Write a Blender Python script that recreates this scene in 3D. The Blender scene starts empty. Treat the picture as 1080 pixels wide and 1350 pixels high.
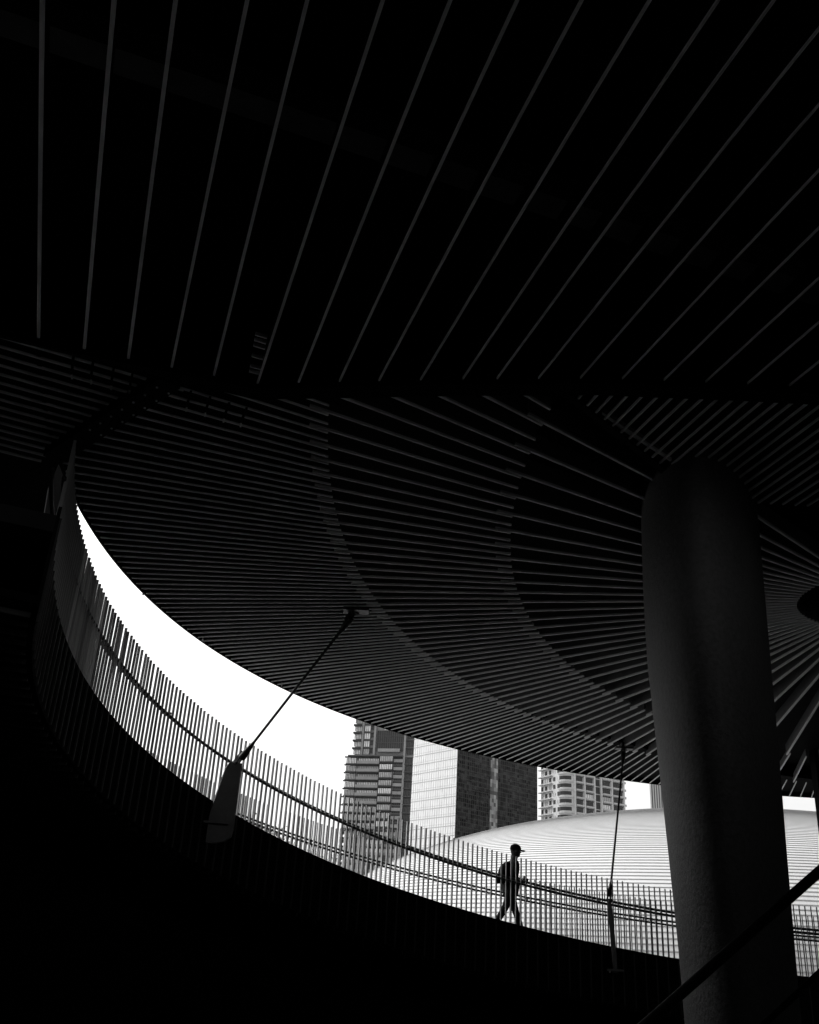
import bpy, bmesh, math, random
from mathutils import Vector, Matrix, noise
from math import sin, cos, radians as R, pi, sqrt, atan2, tan
random.seed(7)
S = bpy.context.scene
COL = S.collection
EYE = 1.6                                   # eye height above the ground

# ---------------------------------------------------------------- camera
cam = bpy.data.cameras.new('camera')
co = bpy.data.objects.new('camera', cam); COL.objects.link(co)
# measured axes: fix handedness so that +Y is the horizontal heading
mw = Matrix(((0.998171, -0.060450, 0.0, 0), (-0.026285, -0.434023, -0.900518, 0), (0.054436, 0.898871, -0.434818, 0), (0, 0, 0, 1)))
mw.translation = Vector((0, 0, EYE))
co.matrix_world = mw
cam.sensor_fit = 'VERTICAL'; cam.sensor_height = 36; cam.lens = 36*1294/1350
cam.clip_start = 0.05; cam.clip_end = 3000
S.camera = co
S.view_settings.view_transform = 'Standard'; S.view_settings.look = 'None'
S.view_settings.exposure = 1.0; S.view_settings.gamma = 1

# ---------------------------------------------------------------- sky and sun (pale overcast noon)
SUN_EL, SUN_AZ = 52, -62                    # azimuth from +Y, positive to the right
w = bpy.data.worlds.new('World'); S.world = w; w.use_nodes = True
nt = w.node_tree; bg = nt.nodes['Background']
sky = nt.nodes.new('ShaderNodeTexSky'); sky.sky_type = 'NISHITA'; sky.sun_disc = False
sky.sun_elevation = R(SUN_EL); sky.sun_rotation = R(SUN_AZ); sky.dust_density = 5; sky.air_density = 1.5
bw = nt.nodes.new('ShaderNodeRGBToBW')
nt.links.new(sky.outputs[0], bw.inputs[0]); nt.links.new(bw.outputs[0], bg.inputs[0]); bg.inputs[1].default_value = 0.15
sl = bpy.data.lights.new('sun', 'SUN'); sl.energy = .6; sl.angle = R(12)
so = bpy.data.objects.new('sun', sl); COL.objects.link(so)
sd = Vector((sin(R(SUN_AZ))*cos(R(SUN_EL)), cos(R(SUN_AZ))*cos(R(SUN_EL)), sin(R(SUN_EL))))
so.rotation_euler = sd.to_track_quat('Z', 'Y').to_euler()

# ---------------------------------------------------------------- materials
MATS = {}
def mat(name, v, rough=.6, metal=0, spec=.5, var=0., scale=6, bump=0., stretch=(1, 1, 1)):
    if name in MATS: return MATS[name]
    mt = bpy.data.materials.new(name); mt.use_nodes = True; MATS[name] = mt
    n = mt.node_tree; b = n.nodes['Principled BSDF']
    b.inputs['Base Color'].default_value = (v, v, v, 1); b.inputs['Roughness'].default_value = rough
    b.inputs['Metallic'].default_value = metal; b.inputs['Specular IOR Level'].default_value = spec
    if var or bump:
        tc = n.nodes.new('ShaderNodeTexCoord'); mp = n.nodes.new('ShaderNodeMapping'); mp.inputs['Scale'].default_value = stretch
        nz = n.nodes.new('ShaderNodeTexNoise'); nz.inputs['Scale'].default_value = scale; nz.inputs['Detail'].default_value = 8
        nz.inputs['Roughness'].default_value = .65
        n.links.new(tc.outputs['Object'], mp.inputs[0]); n.links.new(mp.outputs[0], nz.inputs['Vector'])
        if var:
            mr = n.nodes.new('ShaderNodeMapRange'); mr.inputs[1].default_value = .3; mr.inputs[2].default_value = .7
            mr.inputs[3].default_value = v*(1-var); mr.inputs[4].default_value = v*(1+var)
            n.links.new(nz.outputs[0], mr.inputs[0])
            cb = n.nodes.new('ShaderNodeCombineColor')
            for i in range(3): n.links.new(mr.outputs[0], cb.inputs[i])
            n.links.new(cb.outputs[0], b.inputs['Base Color'])
        if bump:
            bp = n.nodes.new('ShaderNodeBump'); bp.inputs['Strength'].default_value = bump; bp.inputs['Distance'].default_value = .02
            n.links.new(nz.outputs[0], bp.inputs['Height']); n.links.new(bp.outputs[0], b.inputs['Normal'])
    return mt
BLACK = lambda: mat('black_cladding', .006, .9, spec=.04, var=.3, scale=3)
SLAT = lambda: mat('slat_aluminium', .72, .5, spec=.4, var=.18, scale=2.5)
SLATN = lambda: mat('near_slat_paint', .8, .5, spec=.3, var=.18, scale=2.5)
def BARM():
    if 'baluster_steel' in MATS: return MATS['baluster_steel']
    mt = mat('baluster_steel', .34, .45, spec=.4); n = mt.node_tree; oi = n.nodes.new('ShaderNodeObjectInfo')
    mr = n.nodes.new('ShaderNodeMapRange'); mr.inputs[3].default_value = .2; mr.inputs[4].default_value = .66; n.links.new(oi.outputs['Random'], mr.inputs[0])
    n.links.new(mr.outputs[0], n.nodes['Principled BSDF'].inputs['Base Color']); return mt
RAILM = lambda: mat('handrail_black', .02, .4, spec=.4, var=.2, scale=8)
POSTM = lambda: mat('post_steel', .11, .5, spec=.4, var=.2, scale=5)

# ---------------------------------------------------------------- mesh helpers
class MB:
    def __init__(s): s.v = []; s.f = []
    def box(s, x0, y0, z0, x1, y1, z1):
        s.prism([(x0, y0), (x1, y0), (x1, y1), (x0, y1)], z0, z1)
    def prism(s, pts, z0, z1):
        n = len(pts); b = len(s.v)
        a = sum(pts[i][0]*pts[(i+1) % n][1]-pts[(i+1) % n][0]*pts[i][1] for i in range(n))
        if a < 0: pts = pts[::-1]
        s.v += [(x, y, z0) for x, y in pts]+[(x, y, z1) for x, y in pts]
        s.f.append(tuple(range(b+n-1, b-1, -1))); s.f.append(tuple(range(b+n, b+2*n)))
        for i in range(n):
            j = (i+1) % n; s.f.append((b+i, b+j, b+n+j, b+n+i))
    def beam(s, p, q, wv, hv):
        """box from p to q; wv and hv are full width / height vectors, centred on w, growing along h"""
        p, q, wv, hv = map(Vector, (p, q, wv, hv)); b = len(s.v)
        for e in (p, q):
            for a, c in ((-.5, 0), (.5, 0), (.5, 1), (-.5, 1)): s.v.append(tuple(e+wv*a+hv*c))
        s.f += [(b, b+1, b+2, b+3), (b+7, b+6, b+5, b+4)]
        for i in range(4): j = (i+1) % 4; s.f.append((b+i, b+4+i, b+4+j, b+j))
    def loft(s, rings, cap=True):
        n = len(rings[0]); b = len(s.v)
        for r in rings: s.v += [tuple(p) for p in r]
        for k in range(len(rings)-1):
            for i in range(n):
                j = (i+1) % n; s.f.append((b+k*n+i, b+k*n+j, b+(k+1)*n+j, b+(k+1)*n+i))
        if cap: s.f.append(tuple(range(b+n-1, b-1, -1))); s.f.append(tuple(range(b+(len(rings)-1)*n, b+len(rings)*n)))
    def tube(s, pts, r, n=10):
        pts = [Vector(p) for p in pts]; rings = []
        rr = r if isinstance(r, (list, tuple)) else [r]*len(pts)
        up = Vector((0, 0, 1)); nrm = None
        for i, p in enumerate(pts):
            t = (pts[min(i+1, len(pts)-1)]-pts[max(i-1, 0)]).normalized()
            if nrm is None: nrm = t.cross(up if abs(t.z) < .9 else Vector((1, 0, 0))).normalized()
            nrm = (nrm-t*nrm.dot(t)).normalized(); bn = t.cross(nrm)
            rings.append([p+(nrm*cos(2*pi*k/n)+bn*sin(2*pi*k/n))*rr[i] for k in range(n)])
        s.loft(rings)
    def sheet(s, A, B):
        b = len(s.v); n = len(A); s.v += [tuple(p) for p in A]+[tuple(p) for p in B]
        for i in range(n-1): s.f.append((b+i, b+i+1, b+n+i+1, b+n+i))
    def ball(s, c, r, n=10, sc=(1, 1, 1)):
        rings = [[(c[0]+r*sc[0]*sin(a)*cos(2*pi*k/n), c[1]+r*sc[1]*sin(a)*sin(2*pi*k/n), c[2]-r*sc[2]*cos(a)) for k in range(n)]
                 for a in [pi*(i+.3)/(n*.7+.0) for i in range(int(n*.7))]]
        s.loft(rings)
    def build(s, name, material, parent=None, smooth=False, fix=True):
        me = bpy.data.meshes.new(name); me.from_pydata(s.v, [], s.f)
        if fix:
            bm = bmesh.new(); bm.from_mesh(me); bmesh.ops.recalc_face_normals(bm, faces=bm.faces); bm.to_mesh(me); bm.free()
        if smooth: me.shade_smooth()
        ml = material if isinstance(material, (list, tuple)) else [material]
        for x in ml: me.materials.append(x)
        o = bpy.data.objects.new(name, me); COL.objects.link(o)
        if parent: put(o, parent)
        return o
def put(o, parent):
    o.parent = parent; o.matrix_parent_inverse = Matrix.Translation(-Vector(parent.location))
def tag(o, label=None, cat=None, group=None, kind=None):
    for k, v in (('label', label), ('category', cat), ('group', group), ('kind', kind)):
        if v: o[k] = v
    return o
def empty(name, loc, label, cat, group=None):
    o = bpy.data.objects.new(name, None); COL.objects.link(o); o.location = loc; o.empty_display_size = .3
    return tag(o, label, cat, group)
def P(x, y, z=0): return Vector((x, y, z+EYE))     # z measured from the eye

# ---------------------------------------------------------------- ground
g = MB(); g.v = [(-1500, -1500, 0), (1500, -1500, 0), (1500, 1500, 0), (-1500, 1500, 0)]; g.f = [(0, 1, 2, 3)]
tag(g.build('ground', mat('grey_paving', .2, .8, spec=.2, var=.35, scale=.6)), kind='structure')

# ---------------------------------------------------------------- far ribbed soffit (5 m above the eye)
CF = Vector((6.45, 12.25))                    # slats radiate from here
E0 = ((10.54, 11.44), 14.56); C1 = ((14.42, 9.5), 15.32); C2 = ((14.21, 9.56), 13.03)
HS = 5.0
def hit(circ, a):
    """distance from CF outwards at angle a to the circle"""
    d = Vector((cos(a), sin(a))); o = CF-Vector(circ[0]); b = o.dot(d); c = o.dot(o)-circ[1]**2
    return -b+sqrt(max(b*b-c, 0))
canopy = empty('ribbed_canopy', (6.45, 12.25, EYE+HS), 'round dark canopy above the ramp, its underside lined with radiating slats in three rings', 'canopy')
# circle of the rim: dark plate with a thin upstand
def rim_pt(t, dr=0): return (E0[0][0]+(E0[1]+dr)*cos(t), E0[0][1]+(E0[1]+dr)*sin(t))
N = 220
mb = MB(); ring_i, ring_o = [], []
pl = [rim_pt(R(60)+(R(205)-R(60))*i/N) for i in range(N+1)]
plate = pl+[(-3.55, 8.95), (-2.15, 7.45), (-2.15, 3.5), (14, 3.5), (17.775, 10)]
mb.prism(plate, EYE+HS+.42, EYE+HS+.6)
mb.build('backing_panel', BLACK(), canopy)
mb = MB()       # outer ring has its own lower lining
A = [R(60)+(R(205)-R(60))*i/N for i in range(N+1)]
def ringseg(mb, pin, pout, z0, z1):
    rings = [[(a[0], a[1], z0), (b[0], b[1], z0), (b[0], b[1], z1), (a[0], a[1], z1)] for a, b in zip(pin, pout)]
    mb.loft(rings)
angs = [R(64)+(R(232)-R(64))*i/300 for i in range(301)]
pin, pout = [], []
for a in angs:
    d1, d0 = hit(C1, a), hit(E0, a)
    if d0 > d1+.1:
        pin.append((CF.x+cos(a)*(d1+.02), CF.y+sin(a)*(d1+.02))); pout.append((CF.x+cos(a)*(d0-.03), CF.y+sin(a)*(d0-.03)))
ringseg(mb, pin, pout, EYE+HS+.11, EYE+HS+.2)
mb.build('outer_lining', BLACK(), canopy)
mb = MB(); ringseg(mb, [rim_pt(t, -.04) for t in A], [rim_pt(t, 0) for t in A], EYE+HS-.005, EYE+HS+.75)
mb.build('rim', BLACK(), canopy)
# slats
def bandside(x, y):    # >0 on the near-right side of the dark band beam at the upper left
    ax, ay, bx, by = -3.75, 9.28, -2.1, 7.55
    return (bx-ax)*(y-ay)-(by-ay)*(x-ax)
STEP = R(1.1); a0 = atan2(8.17-CF.y, -2.7-CF.x)   # anchor slat
a0 += 2*pi if a0 < 0 else 0
mo, mm, mi, mw_ = MB(), MB(), MB(), MB()
k = -22
while True:
    a = a0-k*STEP
    if a < R(66): break
    d = Vector((cos(a), sin(a))); nn = Vector((-sin(a), cos(a), 0))
    r1, r0, r2 = hit(C1, a), hit(E0, a)-.03, hit(C2, a)
    # outer ring
    if r0 > r1:
        p, q = CF+d*r1, CF+d*r0
        if k < 8:
            # clip against the band
            n_ = 60; qq = None
            for i in range(n_+1):
                s_ = p.lerp(q, i/n_)
                if bandside(s_.x, s_.y) > 0 : qq = s_
                else: break
            q = qq
        if q is not None and (q-p).length > .1:
            mo.beam(P(p.x, p.y, HS), P(q.x, q.y, HS), nn*.018, (0, 0, .02))
    if k % 2 == 0 and a < R(229):
        ro = min(r1+.16, r0)
        aa = a+STEP*.22; dd = Vector((cos(aa), sin(aa))); n2 = Vector((-sin(aa), cos(aa), 0))
        p, q = CF+dd*hit(C2, aa), CF+dd*(hit(C1, aa)+.2)
        mm.beam(P(p.x, p.y, HS+.01), P(q.x, q.y, HS+.01), n2*.025, (0, 0, .025)); mw_.beam(P(p.x, p.y, HS+.0405), P(q.x, q.y, HS+.0405), n2*.018, (0, 0, .15))
        if k % 4 == 0:
            aa = a+STEP*.5; dd = Vector((cos(aa), sin(aa))); n2 = Vector((-sin(aa), cos(aa), 0))
            p, q = CF+dd*1.1, CF+dd*(hit(C2, aa)+.2)
            if aa < R(222.5): (mi.beam(P(p.x, p.y, HS+.02), P(q.x, q.y, HS+.02), n2*.03, (0, 0, .03)), mw_.beam(P(p.x, p.y, HS+.0505), P(q.x, q.y, HS+.0505), n2*.022, (0, 0, .20)))
    k += 1
mo.build('outer_slats', SLAT(), canopy); mm.build('middle_slats', SLAT(), canopy); mi.build('inner_slats', SLAT(), canopy); mw_.build('slat_webs', mat('slat_web', .11, .6, spec=.3, var=.2), canopy)  # webs darker than the slat edges: side shade put into the colour
# parallel slats on the right, behind the near ceiling's edge
mp_ = MB(); mr_ = MB()
dv = Vector((cos(R(105.5)), sin(R(105.5)))); nv = Vector((sin(R(105.5)), -cos(R(105.5))))
for i in range(60):
    o = Vector((1.45, 7.85))+nv*(.13*i)
    # start on the ridge line through (1.45,7.85) heading 47 degrees, at most y 10.6
    rd = Vector((cos(R(47)), sin(R(47)))); A_ = Vector((1.5, 7.75))
    # intersection of o+dv*t with the ridge
    den = dv.x*rd.y-dv.y*rd.x; t = ((A_-o).x*rd.y-(A_-o).y*rd.x)/den
    e = o+dv*t
    if e.y > 9.6: e = o+dv*((9.6-o.y)/dv.y)
    b = o+dv*((5.2-o.y)/dv.y)
    e = e-dv*.05
    mp_.beam(P(b.x, b.y, HS-.03), P(e.x, e.y, HS-.03), (nv.x*.02, nv.y*.02, 0), (0, 0, .02))
mp_.build('parallel_slats', SLAT(), canopy)
mr_.beam(P(.9, 7.1, HS-.04), P(3.3, 9.69, HS-.04), (-.05, .05, 0), (0, 0, .5)); mr_.build('ridge_beam', BLACK(), canopy)
# shallow lining above the parallel slats
ml_ = MB(); ml_.prism([(.95, 7.05), (3.3, 9.6), (9.3, 9.6), (9.3, 5), (.95, 5)], EYE+HS+.1, EYE+HS+.2); ml_.build('side_lining', BLACK(), canopy)
# small cladding bolts on the rim as in the photo (tiny bright ticks on the edge)
for (x, y) in ((-3.83, 13.6), (-3.28, 15.6), (-2.2, 18.1)):
    mb = MB(); mb.tube([P(x, y, HS-.05), P(x, y, HS+.02)], .012, 6); mb.build('rim_bolt', mat('zinc', .6, .4, metal=.6), canopy)

# ---- left soffit beyond the dark band
left = empty('left_soffit', (-3.5, 8, EYE+HS), 'dark slatted ceiling at far left beyond the slanting bolted beam', 'ceiling')
mb = MB(); u = Vector((cos(R(25)), sin(R(25)))); v = Vector((-sin(R(25)), cos(R(25))))
for i in range(-12, 12):
    o = Vector((-3.33, 7.99))+v*(.163*i)
    a, b = o-u*3.2, None
    for j in range(0, 400):
        s_ = a+u*(j*.02)
        if bandside(s_.x, s_.y) > -.02: break
        b = s_
    if i < -1 and i > -5: b = o+u*1.0
    if b is None: continue
    mb.beam(P(a.x, a.y, HS-.02), P(b.x, b.y, HS-.02), (v.x*.022, v.y*.022, 0), (0, 0, .022))
mb.build('slats', SLAT(), left)
mb = MB(); mb.prism([(-9.9, 1), (-2.3, 1), (-2.16, 7.45), (-3.56, 8.98), (-4.35, 10.6), (-4.95, 12.2), (-7, 17), (-9.9, 22)], EYE+HS+.12, EYE+HS+.3); mb.build('backing_panel', BLACK(), left)
band = empty('bolted_beam', (-3, 8.4, EYE+HS), 'dark slanting beam with bolt heads running up from the top of the ramp fence', 'beam')
mb = MB(); mb.beam(P(-3.86, 9.35, HS-.12), P(-2.28, 7.7, HS-.12), (.16, .15, 0), (0, 0, .3)); mb.build('beam_web', BLACK(), band)
for i in range(7):
    t = i/7+.08; x, y = -3.3+(-2.28+3.3)*t*.98, 8.76+(7.72-8.76)*t*.98
    for s_ in (-.045, .045):
        mb = MB(); c = P(x+s_, y+s_, HS-.125); mb.tube([c, c-Vector((0, 0, .012))], .011, 6); mb.build('bolt_head', mat('zinc', .6), band)
for i, (x, y) in enumerate(((-3.13, 7.49), (-2.97, 7.56), (-2.8, 7.64), (-2.64, 7.7), (-2.14, 7.95), (-1.97, 8.03), (-1.8, 8.12), (-1.64, 8.19))):
    mb = MB(); mb.beam(P(x, y, HS-.05), P(x-.09, y+.27, HS-.05), (.022, 0, 0), (0, 0, .03)); mb.build('strap', BLACK(), left if i < 4 else canopy)
    mb = MB(); mb.beam(P(x-.085, y+.26, HS-.06), P(x-.10, y+.33, HS-.06), (.018, 0, 0), (0, 0, .02)); mb.build('strap_clip', SLAT(), left if i < 4 else canopy)

# ---------------------------------------------------------------- near ceiling over the camera (3 m above the eye)
HN = 3.0
near = empty('overhead_ceiling', (0, 2, EYE+HN), 'black ceiling right overhead with long, widely spaced pale slats filling the top', 'ceiling')
edge = [(-9.5, 1.7), (-1.9, 4.455), (-.92, 4.80), (.25, 4.63), (1.0, 4.54), (1.84, 4.51), (12, 4.41)]
def edge_y(x):
    for (x0, y0), (x1, y1) in zip(edge, edge[1:]):
        if x0 <= x <= x1: return y0+(y1-y0)*(x-x0)/(x1-x0)
    return edge[0][1] if x < edge[0][0] else edge[-1][1]
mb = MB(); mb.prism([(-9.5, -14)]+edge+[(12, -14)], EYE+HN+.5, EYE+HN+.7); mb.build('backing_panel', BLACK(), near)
mb = MB()       # the fascia: the dark edge between the two soffits
inset = []
rings = []
for i, (x, y) in enumerate(edge):
    rings.append([(x, y, EYE+HN-.0), (x, y, EYE+HN+.9), (x, y-.05, EYE+HN+.9), (x, y-.05, EYE+HN)])
mb.loft(rings); mb.build('edge_fascia', BLACK(), near)
mb = MB(); rings = []
for (x, y) in edge: rings.append([(x, y-.002, EYE+HN-.03), (x, y-.002, EYE+HN+.02), (x, y-(.03 if x < -.92 else .12), EYE+HN+.02), (x, y-(.03 if x < -.92 else .12), EYE+HN-.03)])
mb.loft(rings); mb.build('edge_trim', BLACK(), near)
ns = MB(); nbld = MB(); d0 = Vector((cos(R(-73.9)), sin(R(-73.9))))
starts = [(-1.81, 4.49), (-1.59, 4.58), (-1.37, 4.66), (-1.15, 4.75), (-.92, 4.80), (-.68, 4.72), (-.45, 4.68), (-.23, 4.64), (0, 4.59), (.23, 4.55)]
i = -8
for i in range(-9, 46):
    x = -1.81+.2225*i
    if 0 <= i < len(starts): x = starts[i][0]
    ang = R(-72.2) if i <= 0 else R(-73.0) if i < 3 else R(-73.9)
    d0 = Vector((cos(ang), sin(ang)))
    y = edge_y(x)-(.04 if x < -.9 else .06)
    p = Vector((x, y)); q = p+d0*9
    ww = max(.005, .0165-.0009*max(0, i))  # narrower to the right: the fading light put into the slats' width
    ns.beam(P(p.x, p.y, HN), P(q.x, q.y, HN), (-d0.y*ww, d0.x*ww, 0), (0, 0, .014))
    nbld.beam(P(p.x, p.y, HN+.0145), P(q.x, q.y, HN+.0145), (-d0.y*ww*.7, d0.x*ww*.7, 0), (0, 0, .1))
ns.build('long_slats', SLATN(), near); nbld.build('slat_webs', BLACK(), near)
for (a, b, h) in (((-1.9, 2.70), (3.2, 4.52), .13), ((-2.4, 4.56), (-.75, 5.09), .05)):
    pa, pb = Vector(a), Vector(b)
    dd = (pb-pa).normalized(); pa = pa-dd*3 if h > .1 else pa; mb = MB()
    if h < .1: pb = pa+dd*1.2; pa = pa-dd*4
    mb.beam(P(pa.x, pa.y-.1, HN+.3), P(pb.x, pb.y-.1, HN+.3), (-dd.y*h, dd.x*h, 0), (0, 0, .15))
    mb.build('joist', mat('joist_paint', .10, .7, spec=.2, var=.3), near)
lad = empty('vent_grille', (-.88, 4.47, EYE+HN), 'small grille of short bright louvres in the overhead ceiling near its corner', 'vent')
for i in range(8):
    if i in (3, 5): continue
    t = i/8; x, y = -.835-.085*t, 4.27+.40*t
    mb = MB(); mb.beam(P(x-.03, y-.012, HN+.03), P(x+.03, y+.012, HN+.03), (-.004, .010, 0), (0, 0, .02)); mb.build('louvre', SLAT(), lad)

# ---------------------------------------------------------------- the curved ramp
RC = Vector((4.55, 11.193)); RR = 8.304; W_ = 2.3
def rz(th):
    t = th-R(130)
    f = lambda t: 1.753+1.598*t+.199*t*t-.21*t**3
    if t < -1.05: return f(-1.05)+(t+1.05)*(1.598-.398*1.05-.63*1.1025)
    if t > 1.25: return f(1.25)+(t-1.25)*(1.598+.398*1.25-.63*1.5625)
    return f(t)
def rp(th, dr=0, dz=0): return P(RC.x+(RR+dr)*cos(th), RC.y+(RR+dr)*sin(th), rz(th)+dz)
T0, T1 = R(30), R(203)
TH = [T0+(T1-T0)*i/170 for i in range(171)]
def sweep(mb, prof, th=TH):   # prof: list of (dr, dz)
    mb.loft([[rp(t, a, b) for a, b in prof] for t in th])
ramp = empty('curved_ramp', rp(R(120), 1, -.3), 'black curved pedestrian ramp climbing from right to left around the column', 'ramp')
mb = MB(); sweep(mb, [(.03, -.25), (W_-.03, -.25), (W_-.03, -.09), (.03, -.09)]); mb.build('deck', mat('deck_paving', .015, .9, spec=.05, var=.2), ramp)
mb = MB(); sweep(mb, [(0, -.95), (.03, -.95), (.03, 0), (0, 0)]); mb.build('inner_fascia', BLACK(), ramp)
mb = MB(); sweep(mb, [(W_-.03, -.9), (W_, -.9), (W_, 0), (W_-.03, 0)]); mb.build('outer_fascia', BLACK(), ramp)
mb = MB(); sweep(mb, [(.03, -.92), (W_-.04, -.85), (W_-.04, -.78), (.03, -.85)]); mb.build('underside', BLACK(), ramp)
# ribs on the fascia and underneath
rb, ru = MB(), MB(); mrib = mat('rib_dark', .03, .6, spec=.3, var=.3)
nb = int((T1-T0)*RR/.1)
for i in range(nb):
    th = T0+(T1-T0)*(i+.5)/nb; tg = Vector((-sin(th), cos(th), 0))
    if i % 2 == 0:
        p, q = rp(th, -.022, -.93), rp(th, -.022, -.03)
        rb.beam(p, q, tg*.022, Vector((cos(th), sin(th), 0))*.024)
        p, q = rp(th, .05, -.99), rp(th, W_-.05, -.93)
        ru.beam(p, q, tg*.025, (0, 0, .05))
rb.build('fascia_ribs', mrib, ramp); ru.build('underside_ribs', mrib, ramp)

def bar_mesh(h):
    b_ = MB(); b_.beam((0, 0, -.12), (0, 0, h), (.02, 0, 0), (0, .032, 0)); me = bpy.data.meshes.new('baluster'); me.from_pydata(b_.v, [], b_.f); me.materials.append(BARM()); return me
def railing(name, label, dr, h, t0, t1, sp, keep, zr):
    root = empty(name, rp(R(130), dr), label, 'railing', 'fences along the curved ramp')
    me = bar_mesh(h); n = int((t1-t0)*(RR+dr)/sp); bars = []
    for i in range(n): bars.append(t0+(t1-t0)*(i+.5)/n)
    bars.sort(key=keep); rest = MB()
    for i, th in enumerate(bars):
        loc = rp(th, dr); rot = th-pi/2+random.uniform(-.06, .06)
        if i < 100:
            o = bpy.data.objects.new('baluster', me); COL.objects.link(o); o.parent = root
            o.location = loc-root.location; o.rotation_euler = (random.uniform(-.006, .006), random.uniform(-.006, .006), rot)
        else:
            M_ = Matrix.Translation(loc) @ Matrix.Rotation(rot, 4, 'Z'); b = len(rest.v)
            rest.v += [tuple(M_ @ v_.co) for v_ in me.vertices]; rest.f += [tuple(b+x for x in p_.vertices) for p_ in me.polygons]
    o = rest.build('baluster', BARM(), root); o['kind'] = 'stuff'
    for q in range(int((t1-t0)*RR/1.9)):      # rail brackets and uprights every 1.9 m
        t = t0+(q+.5)*1.9/RR; tg = Vector((-sin(t), cos(t), 0)); mb = MB()
        mb.beam(rp(t, dr+.02, zr-.05), rp(t, dr+(.16 if dr < 1 else -.04), zr-.04), tg*.02, (0, 0, .03)); mb.build('rail_bracket', RAILM(), root)
    for (d2, z2) in ((.16 if dr < 1 else -.04, zr), (.035 if dr < 1 else -.09, zr-.073)):
        mb = MB(); th = [t0+(t1-t0)*i/120 for i in range(121)]
        mb.tube([rp(t, dr+d2, z2) for t in th], .023 if dr < 1 else .019, 8); mb.build('handrail', RAILM(), root, smooth=True)
    mb = MB(); th = [t0+(t1-t0)*i/120 for i in range(121)]
    sweep(mb, [(dr-.01, -.02), (dr+.05, -.02), (dr+.05, .012), (dr-.01, .012)], th); mb.build('bottom_rail', RAILM(), root)
    return root
railing('ramp_fence', 'near fence of upright bars with black handrail, on the ramp edge facing the viewer', .02, 1.18, R(48), R(198), .098, lambda t: abs(t-R(150)), .80)
railing('ramp_fence', 'farther fence of upright bars on the ramp, behind the walking person', W_-.07, 1.18, R(40), R(186), .105, lambda t: abs(t-R(125)), .80)

# dark retaining wall closing the space below the ramp
wall = MB(); th = [T0-R(10)+(R(186)-T0+R(10))*i/100 for i in range(101)]
wall.loft([[Vector((RC.x+(RR+a)*cos(t), RC.y+(RR+a)*sin(t), z)) for a, z in ((W_-.5, 0), (W_-.2, 0), (W_-.2, rz(t)+EYE-.6), (W_-.5, rz(t)+EYE-.62))] for t in th])
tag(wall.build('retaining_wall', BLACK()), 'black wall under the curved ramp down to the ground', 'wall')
def wallbox(label, *a):
    mb = MB(); mb.box(*a); return tag(mb.build('added_wall', BLACK()), label, 'wall')  # mostly added enclosure, keeping light off the column and slats
wallbox('added dark wall closing off light beyond the ramp fence at the far right', 9.55, 22.3, 0, 13.9, 22.6, EYE+5.4)
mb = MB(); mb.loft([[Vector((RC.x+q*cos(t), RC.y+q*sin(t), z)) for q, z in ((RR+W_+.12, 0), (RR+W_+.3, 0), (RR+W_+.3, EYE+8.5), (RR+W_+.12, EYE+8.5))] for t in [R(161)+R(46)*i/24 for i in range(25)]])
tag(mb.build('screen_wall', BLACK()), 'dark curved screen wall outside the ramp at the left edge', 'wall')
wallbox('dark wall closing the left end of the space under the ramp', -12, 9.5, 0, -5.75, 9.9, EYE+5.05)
wallbox('added unseen wall behind the viewer, keeping light out under the overhead ceiling', -9.5, -14.3, 0, 12, -14, EYE+3.7)
wallbox('added unseen wall on the right, blocking light from that side', 13.6, -14, 0, 13.9, 19, EYE+5.5)
wallbox('added unseen wall beyond the ramp end, cutting light from the right', 13.9, 18.7, 0, 14.2, 27.5, EYE+5.4)
wallbox('added unseen wall on the left, stopping short to let some light in', -9.8, -14, 0, -9.5, 5.7, EYE+5.1)

# ---------------------------------------------------------------- posts and tie rods
def post(th, label, wide, lean, thick=1., topz=.92, shear=0., bot_=False):
    base = rp(th, -.02, -.25); root = empty('stay_post', base, label, 'post', 'steel posts holding the tie rods')
    er = Vector((cos(th), sin(th), 0)); et = Vector((-sin(th), cos(th), 0))
    # side outline in (s along wide direction, height over deck edge)
    top, bot = .84, -.62
    mb = MB(); wd = wide.normalized(); td = Vector((-wd.y, wd.x, 0)); c0 = rp(th, -.10, 0)
    prof = [(.92, .10, .04), (.7, .125, .05), (.4, .15, .055), (.1, .175, .06), (-.12, .195, .06), (-.35, .215, .06), (-.46, .205, .06), (-.53, .16, .06), (-.57, .08, .06)]
    if bot_: prof = prof[:4]+[(-.2, .195, .06), (-.36, .21, .05), (-.38, .20, .05), (-.40, .19, .05), (-.42, .18, .05)]
    rings = []
    for z, hw, ht in prof:
        ht *= thick; z = topz if z > .9 else z*min(1, topz/.82) if z > 0 else z
        off = (prof[5][1]-hw)*lean if z > -.4 else (prof[5][1]-hw)*-.9
        c = c0+wd*off+Vector((0, 0, z))-et*shear*(z+.5)
        rings.append([c+wd*(hw*a)+td*(ht*b) for a, b in ((-1, -.55), (-.9, -1), (.9, -1), (1, -.55), (1, .55), (.9, 1), (-.9, 1), (-1, .55))])
    mb.loft(rings); mb.build('blade', POSTM(), root)
    mb = MB(); c = c0+Vector((0, 0, -.40 if bot_ else -.30))-et*shear*.1; mb.beam(c-wd*.36, c+wd*.12, td*.3, (0, 0, .03)); mb.build('collar_plate', POSTM(), root)
    for s_ in (-.3, -.2):
        mb = MB(); mb.tube([c+wd*s_+td*.1, c+wd*s_+td*.1-Vector((0, 0, .03))], .016, 6); mb.build('bolt_head', mat('zinc', .6), root)
    return root, c0+wd*((.23-.10)*lean)+Vector((0, 0, topz-.02))-et*shear*(topz+.5)
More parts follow.
